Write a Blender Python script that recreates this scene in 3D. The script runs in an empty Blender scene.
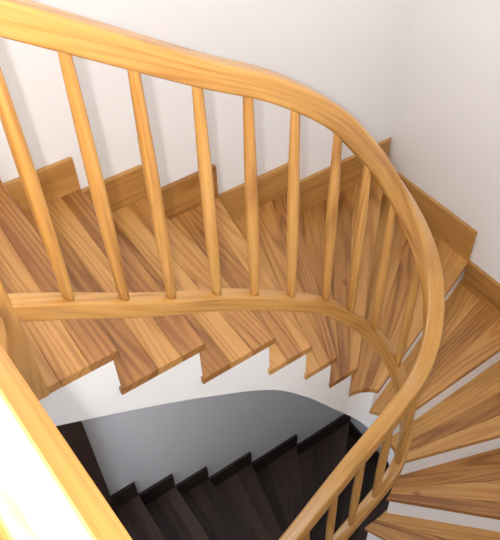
import bpy, math, random
from mathutils import Vector, Matrix
random.seed(11)
Z0 = 6.83            # world height of the eye above the basement floor
sc = bpy.context.scene
sc.view_settings.view_transform = 'Standard'
sc.view_settings.look = 'None'
sc.view_settings.exposure = 0

# ------------------------------------------------------------ materials
def nt(name):
    m = bpy.data.materials.new(name); m.use_nodes = True
    t = m.node_tree; t.nodes.clear()
    o = t.nodes.new('ShaderNodeOutputMaterial'); b = t.nodes.new('ShaderNodeBsdfPrincipled')
    t.links.new(b.outputs[0], o.inputs[0])
    return m, t, b

def wood(name, dark, mid, light, rough=0.42, tone_amt=0.5, ring=0.16, fine_a=0.30, coat=0.0, knots=0.8):
    m, t, b = nt(name)
    N = t.nodes.new; L = t.links.new
    uv = N('ShaderNodeUVMap'); uv.uv_map = 'UVMap'
    def noise(sx, sy, detail, dist=0.0):
        mp = N('ShaderNodeMapping'); mp.inputs['Scale'].default_value = (sx, sy, 1)
        L(uv.outputs[0], mp.inputs[0])
        n = N('ShaderNodeTexNoise'); n.inputs['Scale'].default_value = 1
        n.inputs['Detail'].default_value = detail; n.inputs['Distortion'].default_value = dist
        L(mp.outputs[0], n.inputs['Vector']); return n.outputs['Fac']
    def math_(op, a, c=0.0):
        n = N('ShaderNodeMath'); n.operation = op
        for i, v in enumerate((a, c)):
            if isinstance(v, (int, float)): n.inputs[i].default_value = v
            else: L(v, n.inputs[i])
        return n.outputs[0]
    broad = noise(1.5, 11, 4, 0.4)
    fine = noise(4.5, 150, 4, 0.2)
    contour = noise(0.45, 6, 1.0, 0.1)
    rg = math_('MULTIPLY', math_('ADD', math_('SINE', math_('MULTIPLY', contour, 95)), 1.0), 0.5)
    rg = math_('POWER', rg, 2.2)
    patch = noise(1.7, 7, 2, 0)
    rg = math_('MULTIPLY', rg, math_('MULTIPLY', patch, 2.0))
    f = math_('ADD', math_('MULTIPLY', broad, 0.60), math_('MULTIPLY', rg, -ring))
    f = math_('ADD', f, math_('MULTIPLY', fine, fine_a))
    f = math_('ADD', f, 0.5-0.30-fine_a*.5+ring*.38)
    tn = N('ShaderNodeUVMap'); tn.uv_map = 'Tone'
    sp = N('ShaderNodeSeparateXYZ'); L(tn.outputs[0], sp.inputs[0])
    f = math_('ADD', f, math_('MULTIPLY', math_('SUBTRACT', sp.outputs[0], 0.5), tone_amt))
    r = N('ShaderNodeValToRGB'); e = r.color_ramp.elements
    e[0].position = 0.18; e[0].color = (*dark, 1)
    e[1].position = 0.82; e[1].color = (*light, 1)
    x = e.new(0.5); x.color = (*mid, 1)
    L(f, r.inputs[0])
    mk = N('ShaderNodeMapping'); mk.inputs['Scale'].default_value = (2.6, 5, 1); L(uv.outputs[0], mk.inputs[0])
    vo = N('ShaderNodeTexVoronoi'); vo.inputs['Scale'].default_value = 1.0; L(mk.outputs[0], vo.inputs['Vector'])
    kr = N('ShaderNodeValToRGB'); kr.color_ramp.elements[0].position = 0.03; kr.color_ramp.elements[0].color = (0.40, 0.25, 0.15, 1)
    kr.color_ramp.elements[1].position = 0.09; kr.color_ramp.elements[1].color = (1, 1, 1, 1)
    L(vo.outputs['Distance'], kr.inputs[0])
    mx = N('ShaderNodeMix'); mx.data_type = 'RGBA'; mx.blend_type = 'MULTIPLY'; mx.inputs[0].default_value = knots
    L(r.outputs[0], mx.inputs[6]); L(kr.outputs[0], mx.inputs[7]); L(mx.outputs[2], b.inputs['Base Color'])
    b.inputs['Roughness'].default_value = rough
    b.inputs['Coat Weight'].default_value = coat; b.inputs['Coat Roughness'].default_value = .22
    bp = N('ShaderNodeBump'); bp.inputs['Strength'].default_value = 0.1; bp.inputs['Distance'].default_value = 0.002
    L(fine, bp.inputs['Height']); L(bp.outputs[0], b.inputs['Normal'])
    return m

def plaster(name, col, s=60, bump=0.25):
    m, t, b = nt(name); N = t.nodes.new; L = t.links.new
    tc = N('ShaderNodeTexCoord')
    n = N('ShaderNodeTexNoise'); n.inputs['Scale'].default_value = s; n.inputs['Detail'].default_value = 4
    L(tc.outputs['Object'], n.inputs['Vector'])
    n2 = N('ShaderNodeTexNoise'); n2.inputs['Scale'].default_value = 1.5
    L(tc.outputs['Object'], n2.inputs['Vector'])
    r = N('ShaderNodeValToRGB'); r.color_ramp.elements[0].color = (*[c*0.97 for c in col], 1); r.color_ramp.elements[1].color = (*col, 1)
    r.color_ramp.elements[0].position = .3; r.color_ramp.elements[1].position = .7
    L(n2.outputs['Fac'], r.inputs[0]); L(r.outputs[0], b.inputs['Base Color'])
    b.inputs['Roughness'].default_value = 0.85
    bp = N('ShaderNodeBump'); bp.inputs['Strength'].default_value = bump; bp.inputs['Distance'].default_value = 0.004
    L(n.outputs['Fac'], bp.inputs['Height']); L(bp.outputs[0], b.inputs['Normal'])
    return m

M_TREAD = wood('larch_tread_wood', (.225, .083, .017), (.41, .185, .045), (.56, .295, .090), 0.40, 0.46, .22, .42, .2)
M_RAIL = wood('larch_rail_wood', (.30, .12, .024), (.50, .248, .060), (.60, .335, .10), 0.36, 0.2, .18, .60, .3, 0)
M_PALE = wood('flash_lit_rail_wood', (.34, .19, .075), (.52, .34, .16), (.60, .42, .22), 0.5, 0.2, .3, .75, .1, 0)  # rail wood paled to paint in the flash overexposure
M_SKIRT = wood('larch_skirting_wood', (.28, .115, .025), (.44, .212, .053), (.54, .29, .088), 0.45, 0.2, knots=.3, fine_a=.4)
M_DARK = wood('dark_stained_wood', (.034, .017, .012), (.060, .033, .024), (.095, .058, .042), 0.45, 0.6, coat=.1)
M_DSKIRT = wood('dark_skirting_wood', (.018, .010, .008), (.028, .017, .013), (.045, .028, .021), 0.5, 0.2)
M_DOOR = wood('dark_door_wood', (.03, .014, .008), (.05, .026, .018), (.07, .04, .03), 0.5, 0.2)
M_WALL = plaster('white_wall_plaster', (.86, .85, .845), 45, 0.12)
M_BODY = plaster('white_stair_plaster', (.90, .90, .89), 90, 0.3)
M_FLOOR = plaster('basement_concrete', (.30, .29, .28), 20, 0.2)

# ------------------------------------------------------------ mesh helpers
def empty(name):
    e = bpy.data.objects.new(name, None); sc.collection.objects.link(e); return e

class MB:
    def __init__(s): s.v = []; s.f = []; s.uv = []; s.tone = []
    def prism(s, top, zt, zb, axis=(1, 0), rnd=None):
        n = len(top); b = len(s.v)
        zt = zt if hasattr(zt, '__len__') else [zt]*n
        zb = zb if hasattr(zb, '__len__') else [zb]*n
        P = [(p[0], p[1], z) for p, z in zip(top, zt)] + [(p[0], p[1], z) for p, z in zip(top, zb)]
        s.v += P
        a = Vector(axis).normalized(); pr = Vector((-a.y, a.x))
        rnd = random.random() if rnd is None else rnd
        ou, ov = random.random()*20, random.random()*20
        F = [list(range(n)), list(range(2*n-1, n-1, -1))]
        F += [[(i+1) % n, i, n+i, n+(i+1) % n] for i in range(n)]
        for f in F:
            s.f.append([b+i for i in f])
            s.uv.append([(a.x*P[i][0]+a.y*P[i][1]+ou, pr.x*P[i][0]+pr.y*P[i][1]+P[i][2]+ov) for i in f])
            s.tone.append(rnd)
    def box(s, x0, x1, y0, y1, z0, z1, vert=False):
        k0 = len(s.uv); b = len(s.v)
        s.prism([(x0, y0), (x1, y0), (x1, y1), (x0, y1)], z1, z0, (1, 0) if (x1-x0) > (y1-y0) else (0, 1))
        if vert:
            for i in range(k0, len(s.uv)):
                s.uv[i] = [(s.v[j][2]+3, s.v[j][0]+s.v[j][1]) for j in s.f[i]]
    def build(s, name, mat, parent=None, bevel=0, smooth=False):
        me = bpy.data.meshes.new(name)
        me.from_pydata([(x, y, z+Z0) for x, y, z in s.v], [], s.f)
        u = me.uv_layers.new(name='UVMap'); t = me.uv_layers.new(name='Tone')
        li = 0
        for f, uvs, tn in zip(s.f, s.uv, s.tone):
            for c in uvs:
                u.data[li].uv = c; t.data[li].uv = (tn, tn); li += 1
        me.materials.append(mat)
        o = bpy.data.objects.new(name, me); sc.collection.objects.link(o)
        import bmesh
        bm = bmesh.new(); bm.from_mesh(me); bmesh.ops.recalc_face_normals(bm, faces=bm.faces); bm.to_mesh(me); bm.free()
        if smooth:
            for p in me.polygons: p.use_smooth = True
        if bevel:
            md = o.modifiers.new('bevel', 'BEVEL'); md.width = bevel; md.segments = 2; md.limit_method = 'ANGLE'
        if parent: o.parent = parent
        return o

def interp(xs, ys, x):
    n = len(xs)
    sl = []
    for i in range(n):
        if i == 0: sl.append((ys[1]-ys[0])/(xs[1]-xs[0]))
        elif i == n-1: sl.append((ys[-1]-ys[-2])/(xs[-1]-xs[-2]))
        else: sl.append((ys[i+1]-ys[i-1])/(xs[i+1]-xs[i-1]))
    if x <= xs[0]: return ys[0]+sl[0]*(x-xs[0])
    if x >= xs[-1]: return ys[-1]+sl[-1]*(x-xs[-1])
    for i in range(n-1):
        if x <= xs[i+1]:
            h = xs[i+1]-xs[i]; t = (x-xs[i])/h
            return ((2*t**3-3*t*t+1)*ys[i]+(t**3-2*t*t+t)*h*sl[i]+(-2*t**3+3*t*t)*ys[i+1]+(t**3-t*t)*h*sl[i+1])

# ------------------------------------------------------------ plan of the stair
XW, YB, YF, XL = 2.33, 2.18, -0.12, -1.6      # walls
CX, CY, RW = 1.28, 1.07, 0.156                # round end of the stair well
ARC = RW*math.pi
def Pin(s, off=0.0):                          # well edge, off>0 = into the well
    r = RW-off
    if s <= CX: return (s, CY+r)
    if s >= CX+ARC: return (CX-(s-CX-ARC), CY-r)
    a = math.pi/2-(s-CX)/RW
    return (CX+r*math.cos(a), CY+r*math.sin(a))
C1 = XW; C2 = XW+(YB-YF)
def Pout(w, off=0.0):                         # wall line, off>0 = inward from wall
    if w <= C1: return (min(w, XW-off), YB-off)
    if w <= C2: return (XW-off, max(min(YB-(w-C1), YB-off), YF+off))
    return (min(XW-(w-C2), XW-off), YF+off)
S = [.046, .323, .599, .874, 1.048, 1.183, 1.307, 1.4216, 1.5305, 1.6394, 1.743, 1.86, 2.0, 2.176, 2.451]
W = [.046, .323, .599, .874, 1.22, 1.65, 2.33, 3.01, 3.43, 3.87, 4.63, 5.28, 5.74, 6.086, 6.361]
RISE = 0.18
DROP = [.36, .335, .325, .345, .375, .395, .405, .385, .37, .36, .36, .36, .34, .33, .32]
SK = {1: .15, 2: .15, 3: .162, 4: .18, 5: .175, 6: .205, 7: .20, 8: .175}
TH = 0.034
def zt(k, zo): return -1.607-RISE*(k-1)+zo

def cell(s0, s1, w0, w1, offi=0.0, offo=0.0, n=6):
    inner = [Pin(s0+(s1-s0)*i/n, offi) for i in range(n+1)]
    ws = [w0, w1]+[c for c in (C1, C2) if w0+1e-4 < c < w1-1e-4]
    outer = [Pout(w, offo) for w in sorted(ws)]
    return inner+outer[::-1]

def storey(name, zo, dS, dW, tread_mat, skirt_mat, sfx):
    root = empty(name)
    s_ = [a+b for a, b in zip(S, dS)]; w_ = [a+b for a, b in zip(W, dW)]
    body = MB()
    zu = [zt(k, zo)-DROP[k] for k in range(15)]
    for k in range(1, 15):
        s0, s1, w0, w1 = s_[k-1], s_[k], w_[k-1], w_[k]
        mb = MB(); nb = 3
        cuts = [0, .30+.1*random.random(), .62+.1*random.random(), 1]
        last = -1
        for j in range(nb):
            f0, f1 = cuts[j], cuts[j+1]
            a0 = s0-.025 if j == 0 else s0+(s1-s0)*f0
            b0 = w0-.03 if j == 0 else w0+(w1-w0)*f0
            a1, b1 = s0+(s1-s0)*f1, w0+(w1-w0)*f1
            poly = cell(a0, a1, b0, b1, 0, .001, 4)
            pi, po = Pin((a0+a1)/2), Pout((b0+b1)/2)
            tn = random.random()
            while abs(tn-last) < .25: tn = random.random()
            last = tn
            mb.prism(poly, zt(k, zo), zt(k, zo)-TH, (po[0]-pi[0], po[1]-pi[1]), tn)
        mb.build('tread_%d' % k, tread_mat, root, bevel=.0028)
        # plaster body beneath
        fr = [i/8 for i in range(9)]
        A0, A1 = (s0-.018 if k > 1 else s0), s1-.018
        B0, B1 = (w0-.018 if k > 1 else w0), w1-.018
        for c in (C1, C2):
            if B0+1e-4 < c < B1-1e-4: fr.append((c-B0)/(B1-B0))
        fr = sorted(fr)
        top = zt(k, zo)-TH
        b = len(body.v)
        for f in fr:
            a, w = A0+(A1-A0)*f, B0+(B1-B0)*f
            i_, o_ = Pin(a, -.012), Pout(w, .002)
            u = min(interp(s_, zu, a), top-.05)
            body.v += [(*i_, top), (*o_, top), (*i_, u), (*o_, u)]
        m = len(fr)
        fs = []
        for i in range(m-1):
            q = b+4*i; r = q+4
            fs += [[q, q+1, r+1, r], [q+2, r+2, r+3, q+3], [q, r, r+2, q+2], [q+1, q+3, r+3, r+1]]
        fs += [[b, b+2, b+3, b+1]]; e = b+4*(m-1); fs += [[e, e+1, e+3, e+2]]
        for f in fs:
            body.f.append(f); body.uv.append([(0, 0)]*4); body.tone.append(.5)
    body.build('plaster_string', M_BODY, root)
    for nm, lo, hi in (('baseboard_back', -9, C1), ('baseboard_right', C1, C2), ('baseboard_front', C2, 99)):
        mb = MB()
        for k in range(1, 15):
            a, c = max(w_[k-1], lo), min(w_[k], hi)
            if c-a < .01: continue
            p = [Pout(a+1e-5, .001), Pout(c-1e-5, .001), Pout(c-1e-5, .021), Pout(a+1e-5, .021)]
            d = (p[1][0]-p[0][0], p[1][1]-p[0][1])
            mb.prism(p, zt(k, zo)+(SK.get(k, .155) if zo == 0 else .155), zt(k, zo)-TH*.3, d)
        mb.build(nm, skirt_mat, root, bevel=.0015)
    return root

storey('winding_staircase', 0, [0]*15, [0]*15, M_TREAD, M_SKIRT, '')
sh = [.12, .115, .10, .08, .07, .04]+[0]*9
storey('winding_staircase.001', -RISE*15, sh, [.12, .12, .10, .08, .10, .10]+[0]*9, M_DARK, M_DSKIRT, '')

# ------------------------------------------------------------ landings
def landing(name, z, wood_mat, pts, xmax):
    root = empty(name)
    mb = MB()
    x0 = XL; x1 = xmax
    n = 12
    for i in range(n):
        a = x0+(x1-x0)*i/n; b = x0+(x1-x0)*(i+1)/n
        mb.prism([(a, YF+.002), (b, YF+.002), (b, YB-.002), (a, YB-.002)], z, z-TH, (0, 1))
    for q in pts:
        mb.prism(q, z, z-TH, (0, 1))
    mb.build('floorboards', wood_mat, root, bevel=.002)
    sb = MB()
    sb.box(XL, xmax-.02, YF+.002, YB-.002, z-.27, z-TH)
    for q in pts:
        sb.prism(q, z-TH, z-.27)
    sb.build('slab', M_BODY, root)
    k = MB(); k.box(XL+.001, xmax-.02, YB-.021, YB-.001, z-.005, z+.155); k.build('baseboard', M_SKIRT if wood_mat == M_TREAD else M_DSKIRT, root, bevel=.0015)
landing('upper_landing', zt(0, 0), M_TREAD, [[(.030, CY+RW), (.046, CY+RW), (.046, YB-.002), (.030, YB-.002)]], .030)
landing('lower_landing', zt(15, 0), M_DARK, [[(.166, YF+.002), (.62, YF+.002), (.62, CY-RW-.005), (.166, CY-RW-.005)]], .166)

# ------------------------------------------------------------ room shell
def wall(name, *b, mat=M_WALL):
    m = MB(); m.box(*b); return m.build(name, mat)
wall('wall_back', XL-.15, XW+.15, YB, YB+.15, -6.9, 1.2)
wall('wall_right', XW, XW+.15, YF, YB, -6.9, 1.2)
wall('wall_front', XL-.15, XW+.15, YF-.15, YF, -6.9, 1.2)
wall('wall_left', XL-.15, XL, YF, YB, -6.9, 1.2)
wall('floor', XL, XW, YF, YB, -6.95, zt(15, -2.7), mat=M_FLOOR)

# dark door on the back wall at the lower landing
zl = zt(15, 0)
d = empty('door_1')
m = MB(); m.box(-.62, .17, YB-.035, YB-.003, zl+.02, zl+1.96, vert=True); m.build('leaf', M_DOOR, d, bevel=.002)
m = MB()
m.box(.17, .275, YB-.05, YB-.002, zl-.02, zl+2.05, vert=True); m.box(-.72, -.62, YB-.05, YB-.002, zl, zl+2.05, vert=True)
m.box(-.62, .17, YB-.05, YB-.002, zl+1.96, zl+2.05); m.build('frame', M_DOOR, d, bevel=.003)
m = MB(); m.box(-.54, -.10, YB-.041, YB-.034, zl+.2, zl+.9, vert=True); m.box(-.54, -.10, YB-.041, YB-.034, zl+1.05, zl+1.8, vert=True)
m.build('panels', M_DOOR, d, bevel=.003)

# ------------------------------------------------------------ rails
def section(w, h, r, n=5):
    pts = []
    for cx, cy, a0 in ((w/2-r, h/2-r, 0), (-w/2+r, h/2-r, 90), (-w/2+r, -h/2+r, 180), (w/2-r, -h/2+r, 270)):
        for i in range(n+1):
            a = math.radians(a0+90*i/n); pts.append((cx+r*math.cos(a), cy+r*math.sin(a)))
    return pts

def sweep(name, path, sec, mat, parent, smooth=True):
    mb = MB(); n = len(sec); L = 0; m = len(path)
    per = [0]
    for i in range(n): per.append(per[-1]+math.dist(sec[i], sec[(i+1) % n]))
    us = []
    for i, p in enumerate(path):
        p = Vector(p)
        if i: L += (p-Vector(path[i-1])).length
        us.append(L)
        t = (Vector(path[min(i+1, m-1)])-Vector(path[max(i-1, 0)])).normalized()
        side = t.cross(Vector((0, 0, 1))).normalized(); up = side.cross(t).normalized()
        for a, b in sec:
            mb.v.append(tuple(p+side*a+up*b))
    for i in range(m-1):
        for j in range(n):
            k = (j+1) % n
            mb.f.append([i*n+j, i*n+k, (i+1)*n+k, (i+1)*n+j])
            mb.uv.append([(us[i]+3, per[j]+2), (us[i]+3, per[j+1]+2), (us[i+1]+3, per[j+1]+2), (us[i+1]+3, per[j]+2)])
            mb.tone.append(.5+.14*math.sin(us[i]*2.3))
    for f in (list(range(n)), [(m-1)*n+j for j in range(n)]):
        mb.f.append(f); mb.uv.append([(sec[j % n][0], sec[j % n][1]) for j in range(n)]); mb.tone.append(.4)
    return mb.build(name, mat, parent, smooth=smooth)

HS = [.06, .378, .66, .874, 1.062, 1.18, 1.296, 1.4025, 1.525, 1.634, 1.79, 2.035, 2.325, 2.55]
HZ = [-.440, -.645, -.828, -.958, -1.114, -1.256, -1.425, -1.607, -1.83, -2.045, -2.32, -2.573, -2.903, -3.13]
LS = [.08, .239, .378, .5135, .66, .796, .941, 1.095, 1.227, 1.40, 1.525, 1.634, 1.79, 2.035, 2.325, 2.55]
LZ = [-1.25, -1.352, -1.447, -1.531, -1.616, -1.708, -1.816, -1.948, -2.115, -2.36, -2.575, -2.78, -3.04, -3.31, -3.63, -3.86]
hz = lambda s: interp(HS, HZ, s)
lz = lambda s: interp(LS, LZ, s)
rail = empty('stair_banister')
def rp(f, a, b, n=150): return [(*Pin(a+(b-a)*i/n), f(a+(b-a)*i/n)) for i in range(n+1)]
sweep('handrail', rp(hz, .07, 2.53), section(.064, .066, .011), M_RAIL, rail)
sweep('lower_rail', rp(lz, .09, 2.53), section(.052, .052, .005), M_RAIL, rail)

def baluster(name, x, y, z0, z1, parent, rr=.0185):
    mb = MB(); prof = []; K = 16; n = 14
    for i in range(K+1):
        t = i/K
        r = rr*(.70+.30*math.sin(math.pi/2*t/.42)) if t < .42 else rr*(.66+.34*math.cos((t-.42)/.58*math.pi/2))
        prof.append((r, z0+(z1-z0)*t))
    ph = random.random()*9
    for r, z in prof:
        for j in range(n):
            a = 2*math.pi*j/n; mb.v.append((x+r*math.cos(a), y+r*math.sin(a), z))
    tn = .2+.5*random.random()
    for i in range(K):
        for j in range(n):
            k = (j+1) % n
            mb.f.append([i*n+j, i*n+k, (i+1)*n+k, (i+1)*n+j])
            z_, z2 = prof[i][1]+ph, prof[i+1][1]+ph; c = .1/n
            mb.uv.append([(z_, j*c+ph), (z_, (j+1)*c+ph), (z2, (j+1)*c+ph), (z2, j*c+ph)]); mb.tone.append(tn)
    mb.f += [list(range(n)), [K*n+j for j in range(n)]]; mb.uv += [[(0, 0)]*n]*2; mb.tone += [.5, .5]
    mb.build(name, M_RAIL, parent, smooth=True)

for i, s in enumerate([.239, .378, .5135, .66, .796, .941, 1.095, 1.227, 1.355, 1.48, 1.60, 1.72, 1.84, 1.97, 2.10, 2.24, 2.38]):
    x, y = Pin(s)
    baluster('baluster_%d' % (i+1), x, y, lz(s)+.01, hz(s)-.01, rail)

def post(name, x, y, z0, z1, parent, w=.08):
    m = MB(); h = w/2
    m.box(x-h, x+h, y-h, y+h, z0, z1, vert=True)
    m.prism([(x-h*1.2, y-h*1.2), (x+h*1.2, y-h*1.2), (x+h*1.2, y+h*1.2), (x-h*1.2, y+h*1.2)], z1+.025, z1)
    m.build(name, M_RAIL, parent, bevel=.005)
post('newel_post', .064, 1.236, zt(1, 0), -.36, rail)
post('foot_newel_post', 2*CX+ARC-2.55-.0, CY-RW, zl, -3.02, rail)

# landing guard: continues from the newel post over the landing edge
sec = [(.019, .030), (.016, .032), (-.030, .032), (-.033, .030), (-.048, -.026), (-.040, -.032), (.040, -.032), (.046, -.028)]
def lx(y):
    b = -.008-.066*(y-.25)
    if y > .85:
        t = (y-.85)/.35; b += (.055-(-.008-.066*.95))*t*t*(3-2*t)
    return b
# path runs towards +y so the section's +x side faces the stair well
lh = sweep('landing_handrail', [(lx(-.10+i*1.30/60), -.10+i*1.30/60, -.56) for i in range(61)], sec, M_RAIL, rail, smooth=False)
lh.data.materials.append(M_PALE)          # flash glare on the top face, put into the wood colour
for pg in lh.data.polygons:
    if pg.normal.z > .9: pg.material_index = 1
sweep('landing_lower_rail', [(lx(1.20-i*1.30/60)-.008, 1.20-i*1.30/60, -1.25) for i in range(61)], section(.05, .05, .008), M_RAIL, rail)
for i in range(8):
    y = 1.06-.14*i
    baluster('landing_baluster_%d' % (i+1), lx(y)-.006, y, -1.24, -.57, rail)

# ------------------------------------------------------------ camera
az = math.radians(57.5); p = math.radians(47.0)
F = Vector((math.cos(az)*math.cos(p), math.sin(az)*math.cos(p), -math.sin(p)))
R0 = Vector((math.sin(az), -math.cos(az), 0)); U0 = R0.cross(F)
R = (R0-.042*U0).normalized(); U = (U0+.042*R0).normalized()
cd = bpy.data.cameras.new('camera'); cam = bpy.data.objects.new('camera', cd); sc.collection.objects.link(cam)
cam.matrix_world = Matrix(((R.x, U.x, -F.x, 0), (R.y, U.y, -F.y, 0), (R.z, U.z, -F.z, Z0), (0, 0, 0, 1)))
cd.sensor_fit = 'HORIZONTAL'; cd.sensor_width = 36; cd.lens = 700/500*36; cd.clip_start = .02
sc.camera = cam

# ------------------------------------------------------------ light: camera flash + daylight from above
l = bpy.data.lights.new('camera_flash', 'POINT'); l.energy = 95; l.shadow_soft_size = .014; l.color = (1, .98, .945)
lo = bpy.data.objects.new('camera_flash', l); sc.collection.objects.link(lo)
lo.location = Vector((0, 0, Z0)) - U*.035 - R*.05 + Vector((0, 0, .05))
# added cool fill lamp, out of view, brightening the wall by the lower flight
l2 = bpy.data.lights.new('lower_landing_fill', 'AREA'); l2.shape = 'RECTANGLE'; l2.size = 1.2; l2.size_y = 1.4; l2.energy = 25; l2.color = (.80, .87, 1)
o2 = bpy.data.objects.new('lower_landing_fill', l2); sc.collection.objects.link(o2)
o2.location = (XL+.05, 1.2, Z0-2.9); o2.rotation_euler = (0, math.radians(-90), 0)
w = bpy.data.worlds.new('world'); sc.world = w; w.use_nodes = True
bg = w.node_tree.nodes['Background']; bg.inputs[0].default_value = (.95, .97, 1, 1); bg.inputs[1].default_value = 1.6
